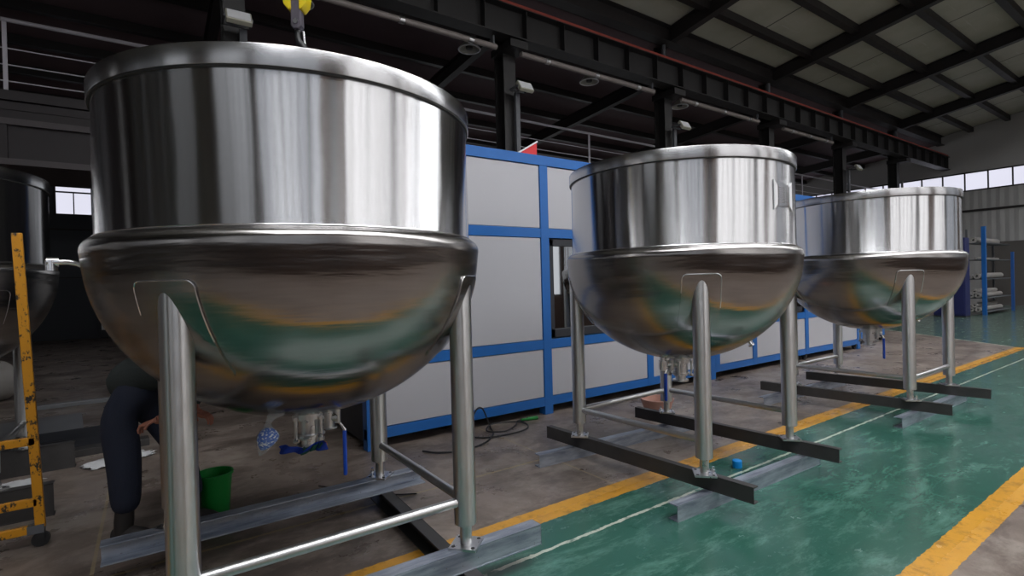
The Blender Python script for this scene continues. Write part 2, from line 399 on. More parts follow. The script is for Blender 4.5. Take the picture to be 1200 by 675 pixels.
for y,wd,z0_,z1_,m in ((-2.9,3.4,1.2,5.6,'daylight_mid'),(1.6,.5,1.2,4.4,'daylight_dim'),(3.0,.35,1.2,4.4,'daylight_dim'),(4.3,.6,1.2,4.4,'daylight_dim'),(6.2,.35,1.2,4.4,'daylight_dim'),(9.7,.45,.8,5.4,'daylight_bright')):
    w=struct(MB().box(XW+.02,XW+.04,y,y+wd,z0_,z1_).build('window_%d'%q,m,smooth=False)); q+=1
    fm=MB().box(XW+.041,XW+.08,y,y+wd,2.9,3.0)
    k_=0
    while k_<wd+.01: fm.box(XW+.041,XW+.08,y+k_-.04,y+k_+.04,z0_,z1_); k_+=wd/max(1,round(wd/.85))
    fm.build('window_frame','dark_beam_paint',w,smooth=False)
# portal rafters, purlins, eave beam, all things of steel
for i,x in enumerate(COLX):
    mb=MB(); I_beam(mb,(x,YC,rz(YC)-.22),(x,3,rz(3)-.22),.38,.2); I_beam(mb,(x,3,rz(3)-.22),(x,YN+.1,rz(YN)-.22),.38,.2)
    struct(mb.build('rafter','dark_beam_paint',smooth=False))
pl=[7.62,6.35,5.08,3.81,2.2,.93,-.34,-1.6]
for y in pl:
    mb=MB(); mb.box(XW,XE,y-.09,y+.09,rz(y)-.22,rz(y)-.01); struct(mb.build('purlin','dark_beam_paint',smooth=False))
mb=MB(); I_beam(mb,(XW,YC-.25,7.9),(XE,YC-.25,7.9),.42,.3); struct(mb.build('eave_beam','dark_beam_paint',smooth=False))
# annex rafters and purlins
for x in COLX:
    mb=MB(); I_beam(mb,(x,YC+.1,az(9)-.75),(x,YF-.1,az(24)-.25),.34,.18); struct(mb.build('annex_rafter','dark_beam_paint',smooth=False))
for y in (10.6,12.1,13.6,15.1,16.6,18.1,19.6,21.1,22.6):
    mb=MB(); mb.box(XW,XE,y-.07,y+.07,az(y)-.2,az(y)-.01); struct(mb.build('annex_purlin','dark_beam_paint',smooth=False))
# columns of the crane row
rails=[]
for x in COLX:
    if x<-4: continue
    mb=MB(); I_beam(mb,(x,YC,0),(x,YC,6.45),.34,.3,.018,.012,up=Vector((0,1,0))); mb.box(x-.22,x+.22,YC-.55,YC+.18,6.3,6.45)
    I_beam(mb,(x,YC+.05,6.45),(x,YC+.05,8.0),.22,.26,.016,.01,up=Vector((0,1,0)))
    c=struct(mb.build('column','column_paint',smooth=False))
    MB().box(x+.05,x+.15,YC-.30,YC-.24,0,5.5).build('pale_strip','column_pale',c,smooth=False)  # pale strip up the front of the column
    MB().cyl((x-.12,YC-.16,7.1),(x-.12,YC-.16,8.05),.05).build('downpipe','column_pale',c)
# near row of columns
for x in COLX[1:]:
    mb=MB(); I_beam(mb,(x,YN+.2,0),(x,YN+.2,8.0),.3,.3,.02,.014,up=Vector((0,1,0))); struct(mb.build('column','column_paint',smooth=False))
# crane girder and its red rail
mb=MB(); I_beam(mb,(XW,YC-.42,6.78),(XE,YC-.42,6.78),.62,.34,.02,.012)
x=XW+.4
while x<XE: mb.box(x-.008,x+.008,YC-.57,YC-.42,6.5,7.06); x+=1.0
struct(mb.build('crane_girder','column_paint',smooth=False))
struct(MB().box(XW,XE,YC-.52,YC-.40,7.09,7.19).build('crane_rail','rail_red',smooth=False))
# mezzanine walkway, fascia, railing
YM=11.3
mb=MB(); mb.box(XW,XE,YM,YM+.12,4.69,4.84); mb.box(XW,XE,YM+.06,YM+1.9,4.55,4.68); struct(mb.build('trim_3','fascia_dark',smooth=False))
mb=MB(); mb.box(XW,XE,YM+.08,YM+.14,3.72,4.55); x=XW
while x<XE: mb.box(x-.05,x+.05,YM+.02,YM+.08,3.72,4.3); x+=1.35
struct(mb.build('trim_4','fascia_dark',smooth=False))
mb=MB(); mb.box(XW,XE,YM,YM+.14,4.30,4.40); mb.box(XW,XE,YM,YM+1.9,3.66,3.76); struct(mb.build('trim_5','fascia_pale',smooth=False))
mb=MB(); mb.box(XW,XE,YM+1.8,YM+1.92,3.66,5.0); struct(mb.build('trim_6','fascia_dark',smooth=False))
r=empty('railing',(0,YM,4.84),0,'long white pipe guard railing running along the upper walkway','railing')
L=MB().cyl((XW+.1,0,1.11),(XE-.1,0,1.11),.033,n=10).build('top_rail','rail_white',r)
for z in (.66,.40,.14): MB().cyl((XW+.1,0,z),(XE-.1,0,z),.011,n=8).build('middle_rail','rail_white',r)
x=-1.79-12.56+3.14
while x<XE-1:
    MB().box(x-.028,x+.028,-.012,.012,0.0,1.1).build('post','rail_white',r,smooth=False); x+=3.14

# ---------------------------------------------------------------- fixtures high up
def floodlight(x,txt):
    r=empty('floodlight',(x,YC-.60,5.5),0,txt,'floodlight','floodlights on the crane columns')
    M=Matrix.Rotation(math.radians(-32),4,'X')
    MB().box(-.17,.17,-.05,.03,-.11,.11).build('housing','floodlight_body',r,bevel=.01).rotation_euler=(math.radians(-32),0,0)
    g=MB().box(-.15,.15,-.058,-.05,-.09,.09).build('lens','white_plastic',r,smooth=False); g.rotation_euler=(math.radians(-32),0,0)
    MB().box(-.19,-.17,-.02,.26,-.02,.02).box(.17,.19,-.02,.26,-.02,.02).box(-.19,.19,.24,.26,-.02,.02).build('bracket','column_pale',r,smooth=False)
for x,t in ((1.15,'floodlight above the rim of the largest nearest kettle, topleft'),(6.28,'floodlight on the column just above the red triangular sign'),
            (11.36,'floodlight on the column directly above the rim of the middle kettle'),(21.5,'small distant floodlight on the dark column above the third kettle')):
    floodlight(x,t)
def dome(x,txt,y=9.75,z=6.75):
    r=empty('high_bay_lamp',(x,y,z),0,txt,'lamp','round high bay lamps under the annex roof')
    MB().lathe([(.05,.2),(.1,.18),(.2,.06),(.235,0),(.225,0),(.19,.055),(.09,.165),(.045,.185)],28,closed=True).build('lamp_shade','shade_white',r)
    MB().lathe([(.001,.0),(.07,.01),(.075,.06),(.001,.12)],20).build('bulb','dark_gap',r)
    MB().tube([Vector((.235*math.cos(t*PI/18),.235*math.sin(t*PI/18),0)) for t in range(36)],.014,8,closed=True).build('rim_ring','white_plastic',r)
    MB().cyl((0,0,.18),(0,0,az(y)-z),.012,n=8).build('rod','dark_beam_paint',r)
s_=9.75/9.05; zL=CH+(6.3-CH)*s_
for x,t in ((2.154,'round high bay lamp at the top edge just right of the yellow hook'),(5.40,'round high bay lamp left of the column with the floodlight over the red sign'),
            (8.68,'round high bay lamp midway between the first two floodlit columns'),(12.06,'round high bay lamp just right of the column above the middle kettle')):
    dome(x*s_,t,9.75,zL)
# pipes hung below the girder
for a,b,t in ((1.6,5.75,'grey pipe run under the girder left of the first floodlit column'),(6.35,10.45,'grey pipe run with two bright joints under the girder in mid picture'),
              (11.5,15.2,'grey pipe run under the girder above the middle kettle'),(16.6,19.95,'farthest grey pipe run under the girder')):
    r=empty('hanging_pipe',((a+b)/2,8.6,6.26),0,t,'pipe','pipe runs under the crane girder'); h=(b-a)/2
    MB().cyl((-h,0,0),(h,0,0),.055,n=14).build('tube','pipe_grey',r)
    for q in (-.33,.02,.36): MB().cyl((q*2*h-.05,0,0),(q*2*h+.05,0,0),.062,n=14).build('coupling','cast_steel',r)
    for q in (-.97,.97): MB().box(q*h-.015,q*h+.015,-.02,.02,0,.22).build('hanger','column_pale',r,smooth=False)

# ---------------------------------------------------------------- kettles
LIPZ,RL,BZ=1.728,.939,.893
def bowl_r(z):
    t=(LIPZ-z)/(LIPZ-BZ); return .934*(max(0,1-t**2.0))**.5
def bowl_pt(phi,q,off=0):
    # q: 0 lip .. 1 bottom (angle fraction)
    a=q*PI/2; r=.934*math.cos(a); z=LIPZ-(LIPZ-BZ)*math.sin(a)
    nr=math.cos(a)/.934; nz_=-math.sin(a)/(LIPZ-BZ); L=math.hypot(nr,nz_)
    r+=off*nr/L; z+=off*nz_/L
    return Vector((r*math.cos(phi),r*math.sin(phi),z))
LA=.6095
def make_kettle():
    root=empty('jacketed_kettle',(0,0,0))
    # band
    MB().lathe([(.880,2.39),(.885,2.388),(.8885,1.80),(.893,1.79),(.893,1.782),(.878,1.782),(.872,1.80),(.872,2.39)],160,closed=True).build('shell','brushed_steel',root,ang=50)
    MB().lathe([(.880,2.384),(.8995,2.384),(.9005,2.386),(.9005,2.461),(.899,2.465),(.87,2.465),(.866,2.461),(.866,2.386)],160,closed=True).build('rim','brushed_rim_steel',root,ang=50)
    MB().lathe([(.8868,2.3835),(.8955,2.3835),(.8955,2.3775),(.8868,2.3775)],160,closed=True).build('rim_shadow','dark_gap',root,ang=50)  # dark ring painting the shadow line under the rim
    # bowl with rolled shoulder
    pr=[(.86,1.80),(.893,1.794),(.905,1.787),(.918,1.778),(.928,1.768),(.935,1.756),(.939,1.742),(.9395,1.728),(.937,1.712)]
    for i in range(2,61):
        a=(i/60)*PI/2
        if i<3: continue
        pr.append((.934*math.cos(a)+ (0.0005 if i<59 else 0),LIPZ-(LIPZ-BZ)*math.sin(a)))
    pr[-1]=(.001,BZ)
    inner=[(.001,BZ+.1)]+[(.85*math.sin(a*PI/20),1.728-(.735)*math.cos(a*PI/20)) for a in range(1,11)]+[(.86,1.79)]
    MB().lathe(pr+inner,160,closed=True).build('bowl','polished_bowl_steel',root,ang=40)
    MB().tube([Vector((.9,0,0))+Vector((0,0,0))]*0+[Vector((.8935*math.cos(t*PI/60),.8935*math.sin(t*PI/60),1.795)) for t in range(120)],.0028,8,closed=True).build('seam_bead','bright_weld',root)
    # legs, pads, feet
    for sx,sy in ((-1,-1),(1,-1),(1,1),(-1,1)):
        cx,cy=LA*sx,LA*sy; phi0=math.atan2(sy,sx); R=.0574; nn=32
        vs=[];fs=[]
        for k in range(nn):
            t=2*PI*k/nn; x=cx+R*math.cos(t); y=cy+R*math.sin(t); rr=min(.930,math.hypot(x,y))
            zt=LIPZ-(LIPZ-BZ)*math.sqrt(max(0,1-(rr/.934)**2))+.008
            vs.append((x,y,.334)); vs.append((x,y,zt))
        for k in range(nn): a=2*k; b=2*((k+1)%nn); fs.append((a,b,b+1,a+1))
        fs.append(tuple(2*k for k in reversed(range(nn)))); fs.append(tuple(2*k+1 for k in range(nn)))
        lg=MB().add(vs,fs).build('leg','vertical_pipe_steel',root)
        MB().tube([Vector(vs[2*k+1])+Vector((math.cos(2*PI*k/nn)*.002,math.sin(2*PI*k/nn)*.002,-.003)) for k in range(nn)],.0035,6,closed=True).build('weld_bead','bright_weld',lg)
        f_=MB(); f_.cyl((cx,cy,.224),(cx,cy,.345),.030,n=20); f_.cyl((cx,cy,.33),(cx,cy,.336),.054,n=24)
        M=Matrix.Translation((cx,cy,.216))@Matrix.Rotation(phi0-math.radians(3),4,'Z')
        f_.box(-.072,.072,-.072,.072,0,.012,0,M)
        for a,b in ((1,1),(1,-1),(-1,1),(-1,-1)): f_.cyl(M@Vector((a*.052,b*.052,.010)),M@Vector((a*.052,b*.052,.014)),.010,n=10,m=1)
        ft=f_.build('foot','cast_steel',lg,bevel=.0015) if False else f_.build('foot',['cast_steel','dark_gap'],lg)
        bo=MB(); p=M@Vector((.0,(.058 if sy>0 else .058),.01)); bo.cyl(p,p+Vector((0,0,.045)),.008,n=8); bo.cyl(p+Vector((0,0,.012)),p+Vector((0,0,.024)),.013,n=6); bo.build('bolt','bright_weld',lg)
        # reinforcing pad on the bowl
        W,H,rc=.128,.46,.035; W2=.140
        out=[]
        def corner(px,py,a0):
            for q in range(7):
                a=math.radians(a0+q*15); out.append((px+rc*math.cos(a),py+rc*math.sin(a)))
        T_=.052
        corner(W-rc,T_-rc,0); corner(-W+rc,T_-rc,90); corner(-W2+rc,T_-H+rc,180); corner(W2-rc,T_-H+rc,270)
        L=len(out)
        # densify
        dn=[]
        for i in range(L):
            a=out[i]; b=out[(i+1)%L]; st=max(1,int(math.hypot(b[0]-a[0],b[1]-a[1])/.02))
            for q in range(st): dn.append((a[0]+(b[0]-a[0])*q/st,a[1]+(b[1]-a[1])*q/st))
        out=dn; L=len(out)
        q0=math.asin((LIPZ-1.545)/(LIPZ-BZ))/(PI/2)
        def pad(u,v,off):
            # v: metres along the profile, upwards positive
            q=q0; 
            q=q0-v/( .885*PI/2)
            r=bowl_pt(0,q).x
            return bowl_pt(phi0+u/max(r,.35),q,off)
        vs=[];fs=[];K=8
        for s in range(K+1):
            for (u,v_) in out: vs.append(pad(u*s/K,v_*s/K,.007))
        for s in range(K):
            for i in range(L):
                j=(i+1)%L; fs.append((s*L+i,s*L+j,(s+1)*L+j,(s+1)*L+i))
        for (u,v_) in out: vs.append(pad(u*1.01,v_*1.01,-.002))
        for i in range(L): j=(i+1)%L; fs.append((K*L+i,K*L+j,(K+1)*L+j,(K+1)*L+i))
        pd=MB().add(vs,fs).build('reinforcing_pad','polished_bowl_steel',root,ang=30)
        st=min(range(L),key=lambda i:abs(out[i][1]+.20)+(0 if out[i][0]>0 else 9)); run=[]; i=st
        while True:
            run.append(out[i%L]); i+=1
            if out[i%L][1]<-.10 and out[i%L][0]<0: break
        MB().tube([pad(u*1.005,v_*1.005,.006) for (u,v_) in run],.0032,6).build('pad_weld','bright_weld',pd)
    return root
def brace(root,a,b,z=.445,r=.024):
    MB().cyl((a[0]*LA,a[1]*LA,z),(b[0]*LA,b[1]*LA,z),r,n=20).build('brace','satin_pipe_steel',root)
def valve(root,ang,extra=True,cup=False,lev=(.12,.0),drop=.30,sleeve=.245):
    """outlet under the bowl: flanged body, side drain and a lever in a blue sleeve"""
    f_=MB(); f_.cyl((0,0,BZ+.03),(0,0,.855),.085,n=28); f_.cyl((0,0,.86),(0,0,.745),.060,n=28); f_.cyl((0,0,.752),(0,0,.70),.043,n=24)
    f_.cyl((0,0,.712),(0,0,.698),.066,n=28); f_.cyl((0,0,.772),(0,0,.758),.075,n=28)
    for k in range(4):
        t=k*PI/2+.5; p=Vector((.088*math.cos(t),.088*math.sin(t),0))
        f_.cyl(p+Vector((0,0,.875)),p+Vector((0,0,.74)),.009,n=10); f_.cyl(p+Vector((0,0,.76)),p+Vector((0,0,.742)),.017,n=6); f_.cyl(p+Vector((0,0,.872)),p+Vector((0,0,.855)),.017,n=6)
    vb=f_.build('outlet_valve','cast_steel',root)
    d=Vector((math.cos(ang),math.sin(ang),0))
    s=MB(); s.cyl(d*.05+Vector((0,0,.845)),d*.155+Vector((0,0,.85)),.024,n=16); s.cyl(d*.105+Vector((0,0,.885)),d*.105+Vector((0,0,.80)),.028,n=16)
    s.cyl(d*.15+Vector((0,0,.89)),d*.15+Vector((0,0,.82)),.016,n=12); s.cyl(d*.112+Vector((0,0,.80)),d*.112+Vector((0,0,.79)),.035,n=16)
    s.build('drain_cock','cast_steel',vb)
    p0=d*.135+Vector((0,0,.85)); p1=d*(.135+lev[0])+Vector((0,0,.85-.07)); p2=p1+Vector((0,0,-.03))
    h=MB(); h.tube([p0,p0.lerp(p1,.9),p1,p2],[.007,.008,.009,.009],8); h.build('lever','bright_weld',vb)
    M=Matrix.Translation(p1+Vector((0,0,-sleeve-.005)))@Matrix.Rotation(ang,4,'Z')
    sl=MB().box(-.009,.009,-.013,.013,0,sleeve,0,M).build('lever_sleeve','blue_sleeve',vb,bevel=.005); 
    sl['label']='blue lever sleeve'
    if cup:
        q=Matrix.Rotation(PI*.9,4,'Z')@d*.13
        c=MB(); c.cyl(q+Vector((0,0,BZ+.02)),q+Vector((0,0,.86)),.018,n=14); c.cyl(q+Vector((0,0,.875)),q+Vector((0,0,.80)),.034,n=20); c.cyl(q+Vector((0,0,.80)),q+Vector((0,0,.79)),.028,n=20); c.build('drain_cup','bright_weld',root)
K1=make_kettle()
def setk(o,x,y,rz_,s,label):
    o.location=(x,y,0); o.rotation_euler=(0,0,rz_)
    tag(o,label,'kettle','stainless steel kettles on four legs')
K2=copy_tree(K1); K3=copy_tree(K1); K0=copy_tree(K1)
RX=Vector((.821,-.571,0)); AR=math.atan2(-.571,.821)
setk(K1,.687,2.945,0,1,'largest nearest stainless steel kettle, under the yellow crane hook')
setk(K2,3.685,2.821,math.radians(1.9),1,'middle stainless steel kettle with a nameplate, above the cyan cap on the floor')
setk(K3,7.2,2.739,0,1,'farthest right stainless steel kettle, nearest the far end windows')
setk(K0,-1.55,5.6,0,1,'dark stainless steel kettle cut off by the left edge, behind the yellow rack')
K0.location.z=.012; K1.location.z=.011
for K in (K1,K2,K3,K0):
    for a,b in {K1:(((-1,-1),(1,-1)),((1,-1),(1,1)),((-1,-1),(-1,1))),K2:(((-1,1),(-1,-1)),((-1,1),(1,1)),((1,1),(1,-1))),K3:(((-1,-1),(1,-1)),((-1,1),(-1,-1)),((-1,1),(1,1))),K0:(((-1,-1),(1,-1)),((1,-1),(1,1)))}[K]: brace(K,a,b)
valve(K1,AR+.1,lev=(.05,0))
valve(K2,AR+PI*1.13,cup=False,lev=(.03,0),sleeve=.23)
valve(K3,AR,lev=(.05,0),sleeve=.25)
c=MB(); q=Vector((-.17,.05,0)); c.cyl(q+Vector((0,0,BZ+.05)),q+Vector((0,0,.86)),.02,n=14); c.cyl(q+Vector((0,0,.88)),q+Vector((0,0,.81)),.036,n=20); c.cyl(q+Vector((0,0,.81)),q+Vector((0,0,.80)),.028,n=20); c.build('drain_cup','bright_weld',K2)
# side nozzle with elbow on kettle 1
p=Vector((-.93,.0,1.69)); MB().tube([Vector((-.90,.02,1.66)),Vector((-.945,.01,1.685)),Vector((-.975,0,1.692)),Vector((-1.03,0,1.692))],.012,12).tube([Vector((-1.03,0,1.70)),Vector((-1.03,0,1.655))],.022,14).cyl((-1.005,0,1.692),(-1.045,0,1.692),.021,n=14).build('side_nozzle','bright_weld',K1)
# ferrule on kettle 2
q_=.60; ph=math.radians(-42)
a=bowl_pt(ph,q_,-.005); b=bowl_pt(ph,q_,.075); MB().cyl(a,b,.012,n=14).cyl(bowl_pt(ph,q_,.06),b,.026,n=18).build('ferrule','bright_weld',K2)
a=bowl_pt(ph,.62,-.005); b=bowl_pt(ph,.62,.07); MB().cyl(a,b,.012,n=14).cyl(bowl_pt(ph,.62,.055),b,.024,n=18).build('ferrule','bright_weld',K3)
# nameplate on kettle 2 band
def bandpatch(p0,p1,z0,z1,off,th,sk=0):
    vs=[];fs=[];N=10
    for i in range(N+1):
        t=p0+(p1-p0)*i/N
        for r in (.8895+off,.8895+off+th):
            for z in (z0+sk*i/N,z1-sk*i/N): vs.append((r*math.cos(t),r*math.sin(t),z))
    for i in range(N):
        a=4*i; fs+=[(a,a+4,a+5,a+1),(a+2,a+3,a+7,a+6),(a+1,a+5,a+7,a+3),(a,a+2,a+6,a+4)]
    fs+=[(0,1,3,2),(4*N,4*N+2,4*N+3,4*N+1)]
    return MB().add(vs,fs)
npt=math.radians(-89.3)
pl_=bandpatch(npt-.10,npt+.10,2.060,2.215,-.001,.003).build('nameplate','brushed_steel',K2,ang=50)
for zz in range(9):
    bandpatch(npt-.085,npt+.02,2.085+zz*.013,2.0875+zz*.013,.002,.0008).build('engraved_line','pipe_grey',pl_)
bandpatch(npt-.145,npt-.10,2.03,2.245,-.001,.006,.04).build('film_edge','white_plastic',pl_)
bandpatch(npt+.155,npt+.10,2.03,2.245,-.001,.006,.04).build('film_edge','white_plastic',pl_)

# ---------------------------------------------------------------- steel channels under the kettles
def channel(name,a,b,z0,h,w,side,m,label,group):
    """a,b: outer foot line of the web; flanges go to the 'side' (+1 left of a->b)"""
    a=Vector((a[0],a[1],0));b=Vector((b[0],b[1],0)); c_=(a+b)/2; d=(b-a);L=d.length;d.normalize()
    mb=MB(); t=.006
    mb.box(-L/2,L/2,0,t*side,0,h); mb.box(-L/2,L/2,0,w*side,0,t*1.4); mb.box(-L/2,L/2,0,w*side,h-t*1.4,h)
    o=mb.build(name,m,smooth=False,bevel=.002); o.location=(c_.x,c_.y,z0); o.rotation_euler=(0,0,math.atan2(d.y,d.x))
    return tag(o,label,'steel beam',group)
G='steel channels under the kettles'
# kettle 1: lower pair along y, upper pair along x
channel('steel_channel',(.04,4.0),(.02,2.0),0,.117,.06,1,'mill_steel','dark lower channel hidden mostly behind the big front leg of the nearest kettle',G)
channel('steel_channel',(1.37,3.78),(1.31,1.85),0,.117,.075,-1,'mill_steel','dark lower channel running toward the viewer below the nearest kettle',G)
channel('steel_channel',(-.30,2.31),(1.735,2.275),.117,.110,.085,1,'channel_steel','blue grey upper channel at the bottom edge under the nearest kettle front feet',G)
channel('steel_channel',(-.255,3.59),(1.62,3.59),.117,.110,.085,-1,'channel_steel','blue grey upper channel behind the green bucket, under the nearest kettle rear feet',G)
# kettle 2
channel('steel_channel',(2.735,2.140),(4.50,2.085),0,.108,.075,1,'channel_steel','grey lower channel beside the cyan cap under the middle kettle',G)
channel('steel_channel',(2.655,3.475),(4.6,3.36),0,.108,.075,1,'channel_steel','grey lower channel on brown concrete under the middle kettle rear feet',G)
channel('steel_channel',(3.018,3.83),(3.125,1.854),.108,.108,.06,1,'mill_steel','near black crossing channel under the middle kettle',G)
channel('steel_channel',(4.19,3.80),(4.322,1.86),.108,.108,.06,1,'mill_steel','far black crossing channel under the middle kettle, in front of the pink basin',G)
# kettle 3
channel('steel_channel',(6.17,2.062),(8.05,2.03),0,.108,.075,1,'channel_steel','short grey lower channel on green floor under the farthest kettle front feet',G)
channel('steel_channel',(6.05,3.43),(8.05,3.36),0,.108,.075,1,'channel_steel','grey lower channel on brown concrete under the farthest kettle rear feet',G)
channel('steel_channel',(6.446,3.70),(6.618,1.783),.108,.108,.06,1,'mill_steel','near black crossing channel under the farthest kettle',G)
channel('steel_channel',(7.545,3.66),(7.784,1.747),.108,.108,.06,1,'mill_steel','far black crossing channel under the farthest kettle',G)
# kettle 0
for y in (4.9,6.15):
    channel('steel_channel',(-2.6,y),(-.6,y),.0,.228,.085,1,'mill_steel','dark channel under the %s feet of the kettle at the left edge'%('front' if y<5 else 'rear'),G)

# ---------------------------------------------------------------- big blue framed cabinet
CY=4.836; CX0,CX1=1.65,12.3; D=2.2
cab=empty('machine_enclosure',(CX0,CY,0),0,'long grey panelled machine enclosure with blue steel frame behind the kettles','machine')
def cb(name,m,x0,x1,y0,y1,z0,z1,par=cab,bevel=.003,label=None):
    o=MB().box(x0-CX0,x1-CX0,y0,y1,z0,z1).build(name,m,par,smooth=False,bevel=bevel)
    if label: o['label']=label
    return o
posts=[1.65,3.80,5.62,7.06,7.18,8.24,10.0,12.18]
for x in posts: cb('frame_post','blue_paint',x,x+(.16 if x==1.65 else .12),0,.12,.0 if x in(1.65,3.8,7.06,12.18) else .1,3.0)
for x in (1.65,12.18): cb('frame_post','blue_paint',x,x+.12,D-.12,D,0,3.0)
cb('bottom_rail','blue_paint',CX0,CX1,.004,.10,.10,.205)
cb('middle_rail','blue_paint',CX0,CX1,.004,.10,.775,.885)
cb('middle_rail','blue_paint',CX0,CX1,.004,.10,2.095,2.205)
cb('top_rail','blue_paint',CX0,CX1,-.004,.12,2.95,3.065)
cb('roof_panel','panel_grey',CX0,CX1,.12,D,3.0,3.04)
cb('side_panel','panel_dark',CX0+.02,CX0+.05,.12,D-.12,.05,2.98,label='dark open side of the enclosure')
cb('side_panel','panel_grey',CX1-.05,CX1-.02,.12,D-.12,.05,2.98)
cb('back_panel','panel_dark',CX0,CX1,D-.03,D,.05,2.98)
edges=[1.81,3.80,3.92,5.62,5.74,7.06,7.30,8.24,8.36,10.0,10.12,12.18]
for i in range(0,12,2):
    a,b=edges[i],edges[i+1]
    for z0,z1 in ((.205,.775),(.885,2.095),(2.205,2.95)):
        if i in (2,8) and z0==.885:
            wf=MB(); Wd=b-a-.02
            x0=a-CX0+.005
            wf.box(x0,x0+.07,.02,.07,.9,2.08); wf.box(x0+Wd-.06,x0+Wd,.02,.07,.9,2.08); wf.box(x0,x0+Wd,.02,.07,.9,1.0); wf.box(x0,x0+Wd,.02,.07,2.0,2.08)
            w_=wf.build('window_frame','panel_dark',cab,smooth=False,bevel=.003)
            MB().box(x0+.07,x0+Wd-.06,.045,.05,1.0,2.0).build('glass_pane','cabinet_glass',w_,smooth=False)
        else: cb('panel','panel_grey',a+.006,b-.006,.012,.04,z0+.006,z1-.006)
for x in (10.0,12.1):
    o=MB(); o.cyl((x-CX0,.02,.045),(x-CX0,.06,.045),.045,n=16); o.box(x-CX0-.03,x-CX0+.03,.0,.08,.05,.11); o.build('caster','black_rubber',cab)
# second low machine beyond it
m2=empty('conveyor_frame',(13.0,5.1,0),0,'low blue framed machine base seen under the farthest kettle','machine')
MB().box(0,1.3,0,.1,.12,.32).build('base_rail','blue_paint',m2,smooth=False,bevel=.005)
MB().box(0,1.3,.02,.8,.34,1.0).build('body','panel_grey',m2,smooth=False,bevel=.005)
for x in (.1,1.2): MB().cyl((x,.03,.05),(x,.07,.05),.05,n=16).box(x-.02,x+.02,.02,.08,.05,.12).build('caster','black_rubber',m2)
# red triangular sign
o=MB().prism([(0,0),(.36,.0),(.36,.21)],.02,Matrix.Rotation(PI/2,4,'X')).build('red_sign',['red_paint'],None,smooth=False)
o.location=(4.30,6.0,3.40); tag(o,'red triangular sign plate with pale edge standing on top of the blue enclosure','sign')
MB().box(-.01,.01,-.012,.012,0,.42,0,Matrix.Translation((0.0,-.03,0))@Matrix.Rotation(math.radians(59.7),4,'Y')).build('edge_strip','white_plastic',o,smooth=False)
MB().box(.33,.35,-.01,.0,-.36,.02).build('stake','column_pale',o,smooth=False)

# ---------------------------------------------------------------- crane hook
h=empty('crane_hook',(.687,2.945,3.05),math.radians(-35),'yellow hoist hook block hanging over the nearest kettle','crane hook')
for s in (-1,1):
    ck=MB(); pts=[(.028,.20),(.055,.215),(.066,.16),(.068,.08),(.060,.03),(.035,.0),(.022,.0),(.022,.2)]
    pp=[(s*x,z) for x,z in pts]; M=Matrix.Translation((0,.035,0))@Matrix.Rotation(PI/2,4,'X')
    ck.prism(pp,.07,M); ck.build('cheek','hoist_yellow',h,bevel=.012)
MB().prism([(-.026,.22),(.026,.22),(.028,-.08),(.012,-.10),(-.012,-.10),(-.028,-.08)],.05,Matrix.Translation((0,.025,0))@Matrix.Rotation(PI/2,4,'X')).build('shank_plate','hoist_grey',h,bevel=.006)
MB().cyl((0,-.03,.15),(0,.03,.15),.016,n=14).cyl((0,-.03,-.06),(0,.03,-.06),.013,n=14).build('pin','cast_steel',h)
pts=[Vector((0,0,-.09))]+[Vector((.0,0,-.14))]+[Vector((-.02+.055*math.cos(math.radians(a)),0,-.215+.055*math.sin(math.radians(a)))) for a in range(60,-215,-25)]
MB().tube(pts,[.014,.016]+[.02]*8+[.015,.012,.006][:len(pts)-10],12).build('hook','black_rubber',h)
MB().tube([Vector((.03,0,-.105)),Vector((.036,0,-.19))],.007,8).build('latch','bright_weld',h)
for x in (-.02,.02): MB().cyl((x,0,.2),(x,0,rz(2.945)-3.06),.006,n=8).build('wire_rope','hoist_grey',h)
MB().lathe([(.001,.2),(.04,.2),(.05,.19),(.05,.12),(.04,.11),(.001,.11)],20).build('sheave','hoist_grey',h)

# ---------------------------------------------------------------- small things
# bucket
b=empty('bucket',(.335,4.22,0),0,'green plastic bucket on the floor under the nearest kettle','bucket')
MB().lathe([(.001,0),(.088,0),(.092,.01),(.112,.27),(.122,.272),(.122,.288),(.110,.288),(.108,.27),(.086,.015),(.001,.012)],40).build('body','green_plastic',b)
MB().tube([Vector((.121*math.cos(t),.121*math.sin(t),.268-.05*math.sin(t))) for t in [i*PI/16 for i in range(17)]],.004,8).build('handle','cast_steel',b)
# cyan cap
o=MB().lathe([(.001,.0),(.036,0),(.038,.005),(.038,.055),(.034,.06),(.001,.062)],28).cyl((.034,0,.035),(.05,0,.035),.012,n=12).build('plastic_cap','cyan_plastic'); o.location=(3.93,2.47,0)
tag(o,'small bright cyan plastic cap lying on the green floor by the middle kettle','cap')
# pink basin
b=MB().lathe([(.001,.0),(.13,0),(.16,.07),(.175,.12),(.192,.165),(.190,.172),(.168,.17),(.152,.07),(.125,.012),(.001,.012)],40).build('plastic_basin','pink_plastic'); b.location=(4.86,4.06,0)
tag(b,'pink plastic basin on the floor behind the middle kettle beams','basin')
